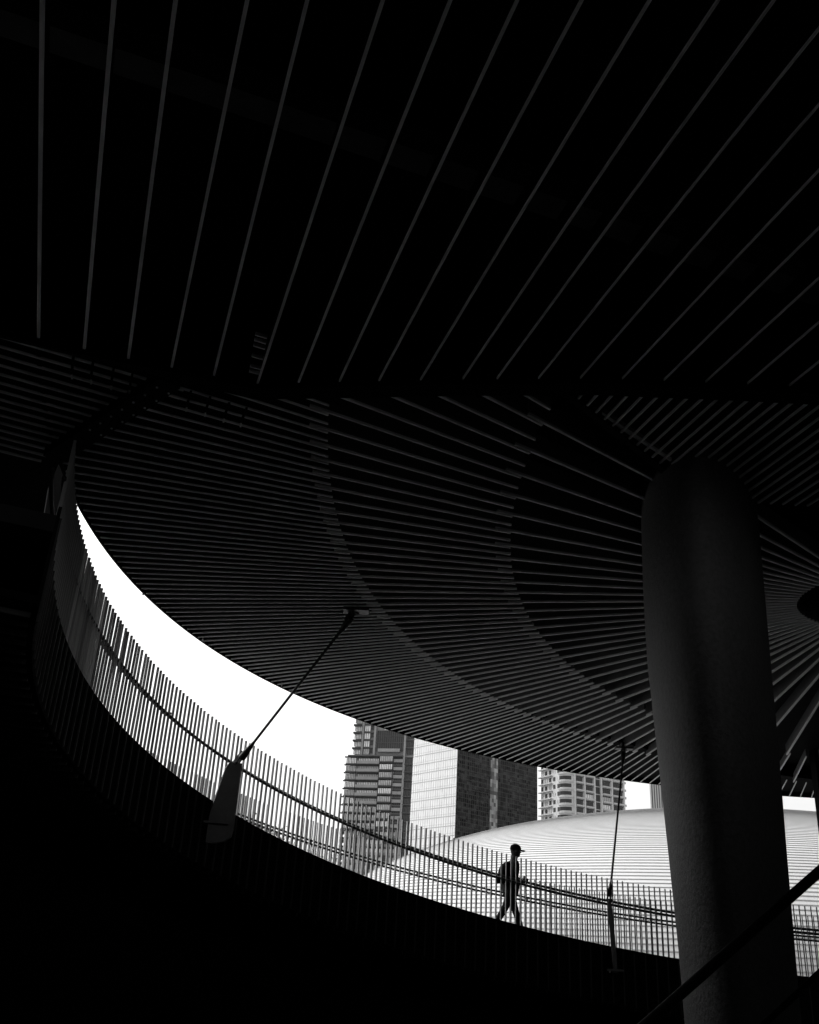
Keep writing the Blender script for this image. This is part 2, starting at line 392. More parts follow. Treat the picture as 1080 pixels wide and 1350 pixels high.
def rod(a, b, label):
    d = (b-a).normalized(); root = empty('tie_rod', a, label, 'tie rod', 'tie rods between ramp and canopy')
    mb = MB(); mb.tube([a+d*.3, b-d*.3], .021, 10); mb.build('rod', RAILM(), root, smooth=True)
    side = d.cross(Vector((0, 0, 1))).normalized() if abs(d.z) < .95 else Vector((1, 0, 0))
    for e, dd in ((a, d), (b, -d)):
        mb = MB()
        for s_ in (-1, 1): mb.beam(e+side*.03*s_-dd*.03, e+side*.03*s_+dd*.22, side*.018, side.cross(d)*.001+side.cross(d)*.07)
        mb.tube([e+dd*.14, e+dd*.26, e+dd*.46], [.06, .052, .024], 10); mb.build('fork_end', RAILM(), root)
        mb = MB(); mb.tube([e-side*.06+dd*.02, e+side*.06+dd*.02], .022, 8); mb.build('pin', RAILM(), root)
    mb = MB(); mb.beam(b-d*.06+Vector((0, 0, -.02)), b+Vector((0, 0, .02))+d*.06, side*.03, side.cross(d)*.12); mb.build('gusset', RAILM(), root)
    mb = MB(); mb.box(b.x-.19, b.y-.1, EYE+HS-.045, b.x+.19, b.y+.1, EYE+HS-.006); mb.build('anchor_plate', RAILM(), root)
def th_at(px_az, dr=0):   # ramp angle seen at this azimuth (far crossing)
    best = None
    for i in range(2000):
        t = R(60)+R(140)*i/2000; p = rp(t, dr); a = math.degrees(atan2(p.x, p.y))
        if best is None or abs(a-px_az) < best[0]: best = (abs(a-px_az), t)
    return best[1]
tA = th_at(-9.45, -.1); tB = th_at(12.25, -.1)
rootA, topA = post(tA, 'broad tapering steel blade post clamped to the ramp edge at the left', Vector((1, .15, 0)), 1.0, 1., .62)
rod(topA, P(-.70, 13.78, HS-.03), 'long dark tie rod slanting up from the left post to the canopy')
rootB, topB = post(tB, 'narrow steel post seen edge on, on the ramp in front of the pale dome', Vector((sin(R(12)), cos(R(12)), 0)), 0, .75, .80, -.06, True)
rod(topB, P(5.03, 21.6, HS-.03), 'nearly upright dark tie rod from the right post to the canopy, crossing the dome')

# ---------------------------------------------------------------- concrete column
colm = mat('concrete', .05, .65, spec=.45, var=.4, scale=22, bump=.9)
def colring(z, a, b, azl):
    """ellipse; left tangent azimuth azl as measured, a across, b along the view"""
    c = 11.15; az = azl+math.degrees(a/c)*1.0
    d = Vector((sin(R(az)), cos(R(az)), 0)); s_ = Vector((cos(R(az)), -sin(R(az)), 0)); ce = P(0, 0, z)+d*c
    return [ce+s_*(a*cos(2*pi*k/64))+d*(b*sin(2*pi*k/64)) for k in range(64)]
spec = [(-1.6, .50, 1.6, 15.6), (-.6, .52, 1.65, 15.62), (.4, .545, 1.75, 15.5), (1.4, .58, 1.85, 15.25), (2.4, .62, 1.95, 14.98), (3.4, .655, 2.05, 14.7), (4.2, .665, 2.08, 14.68), (4.8, .665, 2.08, 14.75), (5.4, .66, 2.06, 14.8)]
mb = MB(); rr = []
for (a_, b_) in zip(spec, spec[1:]):
    for j in range(4): rr.append(colring(*[a_[q]+(b_[q]-a_[q])*j/4 for q in range(4)]))
rr.append(colring(*spec[-1])); mb.loft(rr)
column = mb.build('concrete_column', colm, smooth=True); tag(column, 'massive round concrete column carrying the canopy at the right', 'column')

# stair handrail crossing the foot of the column
hr = empty('stair_handrail', (1.4, 4, 0), 'dark inclined handrail crossing in front of the foot of the concrete column', 'handrail')
def ray_at(x, z, D): return P(x*D, D, z*D)
mb = MB(); pa, pb = ray_at(.262, -.0035, 5.2), ray_at(.3424, .0611, 5.2)
dd = pb-pa; mb.tube([pa-dd*1.2, pb+dd*2.5], .026, 12); mb.build('rail', mat('stair_rail_black', .008, .6, spec=.1), hr, smooth=True)
mb = MB(); q = Vector((0, 0, -.42)); mb.tube([pa-dd*1.2+q, pb+dd*2.5+q], .016, 12); mb.build('lower_rail', mat('stair_rail_black', .008, .6, spec=.1), hr, smooth=True)
for t in (-.9, 2.7):
    c = pa+dd*t; mb = MB(); mb.tube([Vector((c.x, c.y, 0)), c], .024, 10); mb.build('post', mat('stair_rail_black', .008, .6, spec=.1), hr, smooth=True)

# ---------------------------------------------------------------- dome with ribbed roof
DA = R(18); DD, DR, DH = 63, 25.0, 9.75
dome_c = Vector((sin(DA)*DD, cos(DA)*DD, EYE))
dome = empty('ribbed_dome', (dome_c.x, dome_c.y, 0), 'low white dome roof with fine horizontal seams beyond the ramp', 'dome')
panel, groove = MB(), MB()
nring = 74; seg = 220; prev = None
def dring(phi, off):
    r_ = DR*cos(phi)+off; z = DH*sin(phi)+off*.5
    return [(dome_c.x+r_*cos(2*pi*k/seg), dome_c.y+r_*sin(2*pi*k/seg), EYE+z) for k in range(seg)]
phis = [0]
# equal arc steps along the ellipse profile, about 0.36 m apart
ph = 0
while ph < R(88):
    ds = sqrt((DR*sin(ph))**2+(DH*cos(ph))**2); ph += .235/ds; phis.append(ph)
for a, b in zip(phis, phis[1:]):
    g_ = a+(b-a)*.82
    panel.loft([dring(a, .0), dring(g_, .015)], cap=False)
    groove.loft([dring(g_, .015), dring(g_, .035), dring(b, .035), dring(b, 0)], cap=False)
panel.build('roof_panels', mat('dome_white', .54, .55, spec=.3, var=.05, scale=.5), dome, fix=False)
groove.build('roof_seams', mat('dome_seam', .26, .7), dome, fix=False)
mb = MB(); mb.loft([[(dome_c.x+(DR-.05)*cos(2*pi*k/90), dome_c.y+(DR-.05)*sin(2*pi*k/90), z) for k in range(90)] for z in (0, EYE)], cap=False)
mb.build('drum_wall', mat('dome_wall', .6, .7), dome)

# ---------------------------------------------------------------- towers
def azp(az, D): return Vector((sin(R(az))*D, cos(R(az))*D, 0))
class Facade:
    """local frame on a wall: s along, z up, n outward"""
    def __init__(s, o, u):
        s.o = Vector(o); s.u = Vector(u).normalized(); s.n = Vector((s.u.y, -s.u.x, 0))   # outward = right-hand side of u towards viewer
    def p(s, a, z, d=0): return s.o+s.u*a+s.n*d+Vector((0, 0, z))
    def slab(s, mb, *a):
        if isinstance(mb, Pieces): mb.items.append((s,)+a)
        else: s.slab0(mb, *a)
    def slab0(s, mb, a0, a1, z0, z1, d0, d1):
        b = len(mb.v)
        for d in (d0, d1):
            for a, z in ((a0, z0), (a1, z0), (a1, z1), (a0, z1)): mb.v.append(tuple(s.p(a, z, d)))
        mb.f += [(b, b+1, b+2, b+3), (b+7, b+6, b+5, b+4)]
        for i in range(4): j = (i+1) % 4; mb.f.append((b+i, b+4+i, b+4+j, b+j))
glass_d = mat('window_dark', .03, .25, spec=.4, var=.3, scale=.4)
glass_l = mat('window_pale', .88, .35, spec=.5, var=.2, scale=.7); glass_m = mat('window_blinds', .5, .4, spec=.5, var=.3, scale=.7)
frame_m = mat('window_frame_grey', .09, .5)
class Pieces:
    def __init__(s, name, material, root): s.name, s.m, s.root, s.items = name, material, root, []
    def make(s, pref):
        s.items.sort(key=pref); rest = MB()
        for i, it in enumerate(s.items):
            if i < 100: mb = MB(); Facade.slab0(it[0], mb, *it[1:]); mb.build(s.name, s.m, s.root)
            else: Facade.slab0(it[0], rest, *it[1:])
        if rest.v: rest.build(s.name, s.m, s.root)['kind'] = 'stuff'
class Wins:
    """collects window rectangles; the first hundred (largest in view) become parts, the rest one part"""
    def __init__(s, root, fw=.06): s.root = root; s.items = []; s.fw = fw
    def add(s, F, a0, a1, z0, z1, material, mull=0, d=.06):
        if material is glass_l and random.random() < .33: material = glass_m
        s.items.append((F, a0, a1, z0, z1, material, mull, d))
    def make(s, pref):
        s.items.sort(key=pref); rest = {}; restf = MB()
        for i, (F, a0, a1, z0, z1, mt, mull, d) in enumerate(s.items):
            fr = MB()
            for q in range(mull+2):
                a = a0+(a1-a0)*q/(mull+1); F.slab(fr if i < 100 else restf, a-s.fw, a+s.fw, z0, z1, d-.02, d+.07)
            if i < 100:
                mb = MB(); F.slab(mb, a0, a1, z0, z1, d-.05, d); w_ = mb.build('window', mt, s.root)
                f_ = fr.build('window_frame', frame_m); f_.parent = w_; f_.matrix_parent_inverse = Matrix.Identity(4)
            else:
                mb = rest.setdefault(mt.name, MB()); F.slab(mb, a0, a1, z0, z1, d-.05, d)
        for nm, mb in rest.items(): o = mb.build('window', bpy.data.materials[nm], s.root); o['kind'] = 'stuff'
        if restf.v: o = restf.build('window_frame', frame_m, s.root); o['kind'] = 'stuff'

# -- left apartment tower, facade nearly square to the viewer, 400 m off
o1 = azp(-2.72, 400); u1 = Vector((cos(R(14)), -sin(R(14)), 0))    # runs to the right, coming slightly nearer
TWW = 27.2
t1 = empty('apartment_tower', o1+u1*TWW/2, 'grey apartment tower with stacked balconies left of the pale glass tower', 'tower', 'towers behind the dome')
F1 = Facade(o1, u1)
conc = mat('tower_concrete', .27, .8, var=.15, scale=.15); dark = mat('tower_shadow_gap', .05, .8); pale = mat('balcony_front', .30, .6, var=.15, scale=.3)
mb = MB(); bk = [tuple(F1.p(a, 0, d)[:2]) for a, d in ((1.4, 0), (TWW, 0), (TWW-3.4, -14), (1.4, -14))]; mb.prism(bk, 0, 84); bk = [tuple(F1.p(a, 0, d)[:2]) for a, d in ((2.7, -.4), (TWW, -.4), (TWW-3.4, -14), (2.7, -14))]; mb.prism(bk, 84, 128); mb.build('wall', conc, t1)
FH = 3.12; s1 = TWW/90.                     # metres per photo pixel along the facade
W1 = Wins(t1, .09); slabs, shade_strips, fronts = Pieces('floor_slab', mat('slab_dark', .10, .8), t1), Pieces('shade_strip', dark, t1), Pieces('balcony_front', pale, t1)  # solid dark strips: shade between floors put into the colour, dark eaves included
nf = 0
z = 34.0-2*FH
ztr = 83.6                                  # top of the balcony zone
floors = [ztr-FH*i for i in range(1, 24)]
def X(zx): return (zx-100)/540*TWW          # zoomed photo column -> metres
for i, z in enumerate(floors):
    if i < 9:                               # wide balconies
        F1.slab(shade_strips, X(84), X(182), z+2.65, z+FH-.02, .0, .9)
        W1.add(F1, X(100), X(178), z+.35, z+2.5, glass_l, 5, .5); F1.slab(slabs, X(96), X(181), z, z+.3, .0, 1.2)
        F1.slab(shade_strips, X(190), X(366), z+2.5, z+FH-.25, .02, .5); W1.add(F1, X(196), X(362), z+1.35, z+2.45, glass_l, 11, .05)
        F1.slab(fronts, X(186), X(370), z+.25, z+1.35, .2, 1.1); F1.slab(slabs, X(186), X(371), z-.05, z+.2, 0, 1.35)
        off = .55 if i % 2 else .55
        F1.slab(shade_strips, X(374), X(484), z+off, z+off+.55, .0, 1.6); W1.add(F1, X(376), X(480), z+off+.6, z+off+2.55, glass_l, 6, 1.3)
        F1.slab(shade_strips, X(490), X(560), z+2.3, z+2.9, .02, .5); F1.slab(fronts, X(488), X(562), z+.9, z+2.1, .2, .9); W1.add(F1, X(492), X(558), z+.1, z+.85, glass_d, 3, .05)
    else:
        for (a, b, n_) in ((88, 172, 3), (185, 366, 6), (376, 478, 3), (490, 562, 3)):
            for q in range(n_):
                x0 = a+(b-a)*q/n_; x1 = a+(b-a)*(q+.62)/n_
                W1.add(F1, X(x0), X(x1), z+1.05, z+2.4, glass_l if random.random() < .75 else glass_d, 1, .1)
                F1.slab(shade_strips, X(x0), X(x1), z+2.45, z+FH-.1, .02, .3)
            F1.slab(slabs, X(a), X(b-10), z-.1, z+.12, .02, .45)
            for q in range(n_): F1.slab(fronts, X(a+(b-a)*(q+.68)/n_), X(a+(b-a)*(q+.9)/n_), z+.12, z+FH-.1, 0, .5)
    F1.slab(shade_strips, X(572), X(636), z+2.55, z+FH-.1, .02, .3); W1.add(F1, X(575), X(634), z+.5, z+2.4, glass_d, 4, .06)
    F1.slab(slabs, X(570), X(638), z+.1, z+.38, .0, .8)
# upper, set back floors
F1.slab(slabs, X(110), X(560), ztr+.0, ztr+.5, 0, 1.3)
for i in range(9):
    z = ztr+.6+FH*i
    W1.add(F1, X(150), X(204), z+.3, z+2.2, glass_l, 3, .3); F1.slab(shade_strips, X(140), X(208), z+2.25, z+2.9, -.4, 1.5)
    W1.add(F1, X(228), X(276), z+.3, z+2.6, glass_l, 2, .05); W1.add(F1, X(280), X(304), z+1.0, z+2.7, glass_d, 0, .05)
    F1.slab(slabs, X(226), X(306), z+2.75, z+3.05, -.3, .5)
    F1.slab(shade_strips, X(575), X(638), z+2.5, z+3, 0, .3); W1.add(F1, X(585), X(636), z+.5, z+2.4, glass_d, 3, .04)
    if i > 3: F1.slab(shade_strips, X(335), X(560), z+2.5, z+3, 0, .3); W1.add(F1, X(345), X(560), z+.3, z+2.4, glass_l if i % 2 else glass_d, 8, .04)
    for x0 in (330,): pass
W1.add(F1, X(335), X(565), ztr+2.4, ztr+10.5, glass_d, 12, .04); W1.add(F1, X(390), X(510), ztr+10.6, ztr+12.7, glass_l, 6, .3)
F1.slab(fronts, X(350), X(530), ztr+1.9, ztr+3.2, .1, .8); F1.slab(slabs, X(330), X(565), ztr+5.6, ztr+5.8, .05, .2); F1.slab(slabs, X(330), X(565), ztr+8.2, ztr+8.4, .05, .2)
for x_ in (216, 318, 568): F1.slab(fronts, X(x_-8), X(x_+8), 20 if x_ == 568 else ztr, 127, 0, .7)
for q_ in (slabs, shade_strips, fronts): q_.make(lambda it: abs((it[3]+it[4])/2-80))
W1.make(lambda it: abs((it[3]+it[4])/2-80))

# -- glass tower, corner on
o2 = azp(3.62, 440)
uL = Vector((sin(R(-40)), cos(R(-40)), 0)); uR = Vector((sin(R(50)), cos(R(50)), 0))
g2 = empty('glass_tower', o2, 'office tower whose sky-reflection-coloured glass face and dark glass face meet at a corner', 'tower', 'towers behind the dome')
LL = 42.0
# length of right face so that it ends at azimuth 8.19
az = R(8.19); t_ = (o2.y*sin(az)-o2.x*cos(az))/(uR.x*cos(az)-uR.y*sin(az)); LR = t_
a_, b_, c_ = o2, o2+uL*LL, o2+uR*LR; d_ = b_+uR*LR
mb = MB(); mb.prism([tuple((o2+uL*.4+uR*.4)[:2]), tuple((b_-uL*.4+uR*.4)[:2]), tuple((d_-uL*.4-uR*.4)[:2]), tuple((c_+uL*.4-uR*.4)[:2])], 0, 139); mb.build('core', dark, g2)
def cells(name, lo, hi, sx, sz, rough, spec, contrast=1.):
    """glass panes of randomly different tone, laid out on the wall itself (generated coords = u,z metres in UV)"""
    mt = bpy.data.materials.new(name); mt.use_nodes = True; n = mt.node_tree; b = n.nodes['Principled BSDF']
    uv = n.nodes.new('ShaderNodeUVMap'); mp = n.nodes.new('ShaderNodeMapping'); mp.inputs['Scale'].default_value = (1/sx, 1/sz, 1)
    fl = n.nodes.new('ShaderNodeVectorMath'); fl.operation = 'FLOOR'; wn = n.nodes.new('ShaderNodeTexWhiteNoise'); wn.noise_dimensions = '2D'
    n.links.new(uv.outputs[0], mp.inputs[0]); n.links.new(mp.outputs[0], fl.inputs[0]); n.links.new(fl.outputs[0], wn.inputs[0])
    nz = n.nodes.new('ShaderNodeTexNoise'); nz.inputs['Scale'].default_value = .09; nz.inputs['Detail'].default_value = 6; n.links.new(uv.outputs[0], nz.inputs[0])
    mu = n.nodes.new('ShaderNodeMath'); mu.operation = 'MULTIPLY'; n.links.new(wn.outputs[0], mu.inputs[0]); n.links.new(nz.outputs[0], mu.inputs[1]); nz.inputs['Scale'].default_value = .16; nz.inputs['Roughness'].default_value = .7
    mr = n.nodes.new('ShaderNodeMapRange'); mr.inputs[1].default_value = 0; mr.inputs[2].default_value = .6; mr.inputs[3].default_value = lo; mr.inputs[4].default_value = hi
    n.links.new(mu.outputs[0], mr.inputs[0]); cb = n.nodes.new('ShaderNodeCombineColor')
    for i in range(3): n.links.new(mr.outputs[0], cb.inputs[i])
    n.links.new(cb.outputs[0], b.inputs['Base Color']); b.inputs['Roughness'].default_value = rough; b.inputs['Specular IOR Level'].default_value = spec
    return mt
def wall_sheet(F, a0, a1, z0, z1, d, name, material, root):
    me = bpy.data.meshes.new(name)
    v_ = [F.p(a0, z0, d), F.p(a1, z0, d), F.p(a1, z1, d), F.p(a0, z1, d), F.p(a0, z0, d-.3), F.p(a1, z0, d-.3), F.p(a1, z1, d-.3), F.p(a0, z1, d-.3)]
    me.from_pydata([tuple(x) for x in v_], [], [(0, 1, 2, 3), (7, 6, 5, 4), (0, 4, 5, 1), (1, 5, 6, 2), (2, 6, 7, 3), (3, 7, 4, 0)])
    ul = me.uv_layers.new(name='UVMap'); c = {0: (a0, z0), 1: (a1, z0), 2: (a1, z1), 3: (a0, z1)}
    for l in me.loops: ul.data[l.index].uv = c[l.vertex_index % 4]
    me.materials.append(material); o = bpy.data.objects.new(name, me); COL.objects.link(o); put(o, root); return o
FL = Facade(b_, -uL); FR = Facade(o2, uR)
wall_sheet(FL, 0, LL, 0, 140, 0, 'sky_bright_glass_wall', cells('sky_reflection_panes', .80, .9, 2.6, 3.2, .3, .5), g2)  # bright base colour stands in for the sky reflected in this face
wall_sheet(FR, 0, LR, 0, 140, 0, 'dark_glass_wall', cells('mottled_reflection_panes', 0, .075, 1.55, 1.37, .4, .15), g2)  # dark glass, with mottled reflections put into the pane tones
mu, ml2, md = MB(), MB(), MB()
z = 20
while z < 139:
    FL.slab(mu, 0, LL, z, z+.28, 0, .08); FL.slab(ml2, 0, LL, z+1.1, z+1.25, 0, .05); z += 4.1
n_ = 28
for i in range(n_+1): FL.slab(ml2, LL*i/n_-.09, LL*i/n_+.09, 0, 140, 0, .09)
mu.build('spandrel_lines', mat('mullion_pale', .42, .6), g2); ml2.build('fine_mullions', mat('mullion_light', .60, .6), g2)
z = 20
while z < 139: FR.slab(md, 0, LR, z, z+.2, 0, .1); z += 2.05
for i in range(43): FR.slab(md, LR*i/42-.07, LR*i/42+.07, 0, 140, 0, .12)
md.build('dark_mullions', mat('mullion_dark', .05, .5), g2)
wall_sheet(FR, LR*.40, LR*.49, 0, 140, .16, 'reflection_strip', cells('strip_reflection_panes', .06, .55, 1.3, 1.7, .4, .4), g2)  # lighter strip: a reflection put into the pane colour

# -- right apartment block, rounded corner
o3 = azp(9.75, 420); vR = Vector((sin(R(62)), cos(R(62)), 0)); vL = Vector((sin(R(-28)), cos(R(-28)), 0))
def face_len(o, u, azd): az = R(azd); return (o.y*sin(az)-o.x*cos(az))/(u.x*cos(az)-u.y*sin(az))
L3R = face_len(o3, vR, 13.0); L3L = face_len(o3, vL, 8.42)
t3 = empty('apartment_block', o3, 'white gridded apartment tower with a rounded corner right of the dark glass face', 'tower', 'towers behind the dome')
wht = mat('white_render', .66, .7, var=.08, scale=.2)
rad = 4.0; ctr = o3+vR*rad+vL*rad
arc = [ctr-vL*rad*cos(a)-vR*rad*sin(a) for a in [pi/2*i/10 for i in range(11)]]   # from right face start to left face start
far_ = o3+vR*L3R+vL*L3L
pts = [o3+vR*L3R]+arc+[o3+vL*L3L, far_]
mb = MB(); mb.prism([tuple(p[:2]) for p in pts], 0, 118); mb.build('wall', wht, t3)
G3R = Facade(o3, vR); G3L = Facade(o3+vL*L3L, -vL)
W3 = Wins(t3); sl3, shade3 = Pieces('balcony_front', mat('balcony_white', .55, .7, var=.08, scale=.2), t3), Pieces('shade_strip', mat('shade_strip_grey', .05, .8), t3); crn = MB(); cwr = MB(); FH3 = 3.15  # flat dark strips carry the shade of the balcony openings in their colour
cols = [(.175, .30), (.335, .47), (.50, .585), (.62, .765), (.80, .975)]
for i in range(6, 37):
    z = i*FH3
    for j, (a, b) in enumerate(cols):
        a, b = a*L3R, b*L3R
        if j == 2: G3R.slab(shade3, a, b, z+.2, z+FH3-.1, 0, .04); continue
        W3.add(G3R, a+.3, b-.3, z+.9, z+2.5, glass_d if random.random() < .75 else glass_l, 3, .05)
        G3R.slab(sl3, a, b, z+.1, z+.75, .0, 1.0)
        G3R.slab(shade3, a, b, z+2.55, z+FH3-.1, 0, .06)
    # curved corner ribbon
    arcw, arcb = MB(), None
    for mbx, r0, z0, z1 in ((crn, rad+.5, z+.05, z+.7),):
        ring = [[ctr+(-vL*cos(a)-vR*sin(a))*r_+Vector((0, 0, zz)) for r_, zz in ((rad-.1, z0), (r0, z0), (r0, z1), (rad-.1, z1))] for a in [-.0+pi/2*q/8 for q in range(9)]]
        mbx.loft(ring)
    cw = MB(); ring = [[ctr+(-vL*cos(a)-vR*sin(a))*r_+Vector((0, 0, zz)) for r_, zz in ((rad-.1, z+1.1), (rad+.06, z+1.1), (rad+.06, z+2.6), (rad-.1, z+2.6))] for a in [R(8)+R(74)*q/8 for q in range(9)]]
    cw.loft(ring)
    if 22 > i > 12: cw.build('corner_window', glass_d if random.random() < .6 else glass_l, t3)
    else: cwr.loft(ring)
    n_ = 5
    for q in range(n_):
        a, b = L3L*(q+.08)/n_*.86, L3L*(q+.55)/n_*.86
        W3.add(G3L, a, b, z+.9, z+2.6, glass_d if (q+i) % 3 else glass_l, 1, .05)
    G3L.slab(sl3, -.6, L3L*.5, z, z+.35, 0, 1.2)
    G3R.slab(sl3, L3R, L3R+1.1, z, z+.9, -3, .3)
mb = MB()
for a in (.155, .318, .485, .60, .782, .988): G3R.slab(mb, a*L3R-.35, a*L3R+.35, 0, 118, 0, .7)
mb.build('piers', wht, t3); sl3.make(lambda it: abs((it[3]+it[4])/2-72)); shade3.make(lambda it: abs((it[3]+it[4])/2-72)); crn.build('corner_band', mat('balcony_white', .55), t3)['kind'] = 'stuff'; cwr.build('corner_window', glass_d, t3)['kind'] = 'stuff'
W3.make(lambda it: abs((it[3]+it[4])/2-72)+(0 if it[0] is G3R else 6))

# -- small striped block by the column
o4 = azp(14.45, 170); u4 = Vector((cos(R(14)), -sin(R(14)), 0))
b4 = empty('striped_block', o4, 'plain block with fine vertical stripes rising over the dome next to the column', 'building')
F4 = Facade(o4, u4); mb = MB(); F4.slab(mb, 0, 16, 0, 48, -12, 0); mb.build('wall', mat('striped_wall_dark', .16, .7), b4)
mb = MB()
for i in range(44): F4.slab(mb, .37*i, .37*i+.16, 0, 48.2, 0, .2)
mb.build('fins', mat('striped_fin', .55, .7), b4)

# ---------------------------------------------------------------- small trees beyond the ramp (glimpsed through the fence)
def tree(x, y, h, cr, label, seed):
    rnd = random.Random(seed); root = empty('tree', (x, y, 0), label, 'tree', 'small trees glimpsed through the ramp fence')
    mb = MB(); mb.tube([(x, y, 0), (x+.05, y, h*.4), (x+.1, y+.1, h*.75), (x+.05, y, h*.97)], [.13, .1, .06, .015], 8)
    for i in range(9):
        a = rnd.uniform(0, 2*pi); z = h*rnd.uniform(.5, .85); l = cr*rnd.uniform(.6, 1)
        mb.tube([(x+.08, y, z), (x+cos(a)*l*.5, y+sin(a)*l*.5, z+l*.4), (x+cos(a)*l, y+sin(a)*l, z+l*.55)], [.035, .02, .006], 5)
    mb.build('trunk', mat('bark', .08, .9, var=.3, scale=12), root)
    lv = MB()
    cl = [(x+rnd.gauss(0, cr*.5), y+rnd.gauss(0, cr*.5), h*.78+rnd.gauss(0, cr*.45)) for _ in range(26)]
    for i in range(2600):
        c = rnd.choice(cl); p = Vector((rnd.gauss(c[0], .28), rnd.gauss(c[1], .28), rnd.gauss(c[2], .22)))
        a = Vector((rnd.uniform(-1, 1), rnd.uniform(-1, 1), rnd.uniform(-1, 1))).normalized()*.07; b = a.orthogonal().normalized()*.035
        n_ = len(lv.v); lv.v += [tuple(p-a), tuple(p+b), tuple(p+a), tuple(p-b)]; lv.f.append((n_, n_+1, n_+2, n_+3))
    lv.build('crown', mat('leaves', .07, .6, var=.5, scale=3), root, fix=False)
def tree_at(px_az, D, el_top, cr, label, seed):
    p = azp(px_az, D); tree(p.x, p.y, EYE+D*tan(R(el_top)), cr, label, seed)
tree_at(-7.9, 40, 8.6, .8, 'small tree behind the fence just right of the broad left post', 3)
tree_at(-6.2, 44, 7.9, 1.0, 'small tree behind the fence left of the apartment tower', 4)
tree_at(-4.3, 48, 7.0, 1.0, 'low tree behind the fence close to the foot of the apartment tower', 5)

# ---------------------------------------------------------------- the walking person
pt = th_at(6.74, 1.0); pb_ = rp(pt, 1.0, -.09); pdir = Vector((sin(pt), -cos(pt), 0)).normalized()   # walks downhill to the right
slope = (rz(pt-.05)-rz(pt+.05))/(.1*(RR+1))
side = Vector((0, 0, 1)).cross(pdir)      # left hand side of the walker
def L(f, s_, z): return pb_+pdir*(f*.92)+side*(s_*.92)+Vector((0, 0, z*.92))
def skin(name, nodes, edges, material, sub=2):
    me = bpy.data.meshes.new(name); me.from_pydata([tuple(n[0]) for n in nodes], edges, [])
    o = bpy.data.objects.new(name, me); COL.objects.link(o)
    sm = o.modifiers.new('s', 'SKIN'); sm.use_smooth_shade = True
    layer = me.skin_vertices[0] if me.skin_vertices else None
    if layer is None:
        bm = bmesh.new(); bm.from_mesh(me); bm.verts.layers.skin.verify(); bm.to_mesh(me); bm.free(); layer = me.skin_vertices[0]
    for i, n in enumerate(nodes):
        r = n[1]; layer.data[i].radius = (r, r) if not isinstance(r, tuple) else r
    layer.data[0].use_root = True
    o.modifiers.new('u', 'SUBSURF').levels = sub; o.modifiers['u'].render_levels = sub
    dg = bpy.context.evaluated_depsgraph_get(); dg.update()
    me2 = bpy.data.meshes.new_from_object(o.evaluated_get(dg)); bpy.data.objects.remove(o)
    return me2
def fuse(name, meshes, material, voxel, parent=None):
    bm = bmesh.new()
    for me in meshes: bm.from_mesh(me)
    me = bpy.data.meshes.new(name); bm.to_mesh(me); bm.free()
    o = bpy.data.objects.new(name, me); COL.objects.link(o)
    if voxel:
        r_ = o.modifiers.new('r', 'REMESH'); r_.mode = 'VOXEL'; r_.voxel_size = voxel
        s_ = o.modifiers.new('s', 'SMOOTH'); s_.iterations = 2
        dg = bpy.context.evaluated_depsgraph_get(); dg.update()
        me2 = bpy.data.meshes.new_from_object(o.evaluated_get(dg)); o.modifiers.clear(); o.data = me2; me = me2
    me.shade_smooth(); me.materials.clear(); me.materials.append(material)
    if parent: put(o, parent)
    return o
def mbmesh(mb, name='m'):
    me = bpy.data.meshes.new(name); me.from_pydata(mb.v, [], mb.f); bm = bmesh.new(); bm.from_mesh(me); bmesh.ops.recalc_face_normals(bm, faces=bm.faces); bm.to_mesh(me); bm.free(); return me
# joints (f forward, s left, z up); the walker leans slightly forward
J = dict(pelvis=(0, 0, .94), waist=(.01, 0, 1.08), chest=(.035, 0, 1.30), neck0=(.06, 0, 1.46), neck1=(.10, 0, 1.54),
         hipL=(0, .10, .90), kneeL=(.15, .10, .49), ankL=(.30, .10, .09), toeL=(.46, .10, .08),      # front leg
         hipR=(0, -.10, .90), kneeR=(-.15, -.10, .51), ankR=(-.38, -.10, .16), toeR=(-.28, -.10, .03),
         shL=(.05, .19, 1.40), elL=(-.02, .24, 1.13), wrL=(.20, .18, 1.09),
         shR=(.05, -.19, 1.40), elR=(-.03, -.24, 1.12), wrR=(.19, -.18, 1.07))
def V(n): return L(*J[n])
def lrp(a, b, t): return V(a).lerp(V(b), t)
nodes = [(V('pelvis'), .125), (V('waist'), .115), (V('chest'), .135), (V('neck0'), .07), (V('neck1'), .062), (V('neck1')+Vector((0, 0, .06)), .06)]
edges = [(0, 1), (1, 2), (2, 3), (3, 4), (4, 5)]
for s_ in 'LR':
    b = len(nodes); nodes += [(V('hip'+s_), .092), (lrp('hip'+s_, 'knee'+s_, .5), .080), (V('knee'+s_), .056), (lrp('knee'+s_, 'ank'+s_, .35), .056), (V('ank'+s_), .036), (V('toe'+s_), .032)]
    edges += [(0, b), (b, b+1), (b+1, b+2), (b+2, b+3), (b+3, b+4), (b+4, b+5)]
    b = len(nodes); nodes += [(V('sh'+s_), .060), (lrp('sh'+s_, 'el'+s_, .5), .048), (V('el'+s_), .038), (lrp('el'+s_, 'wr'+s_, .4), .037), (V('wr'+s_), .024)]
    edges += [(2, b), (b, b+1), (b+1, b+2), (b+2, b+3), (b+3, b+4)]
body = [skin('b', nodes, edges, None)]
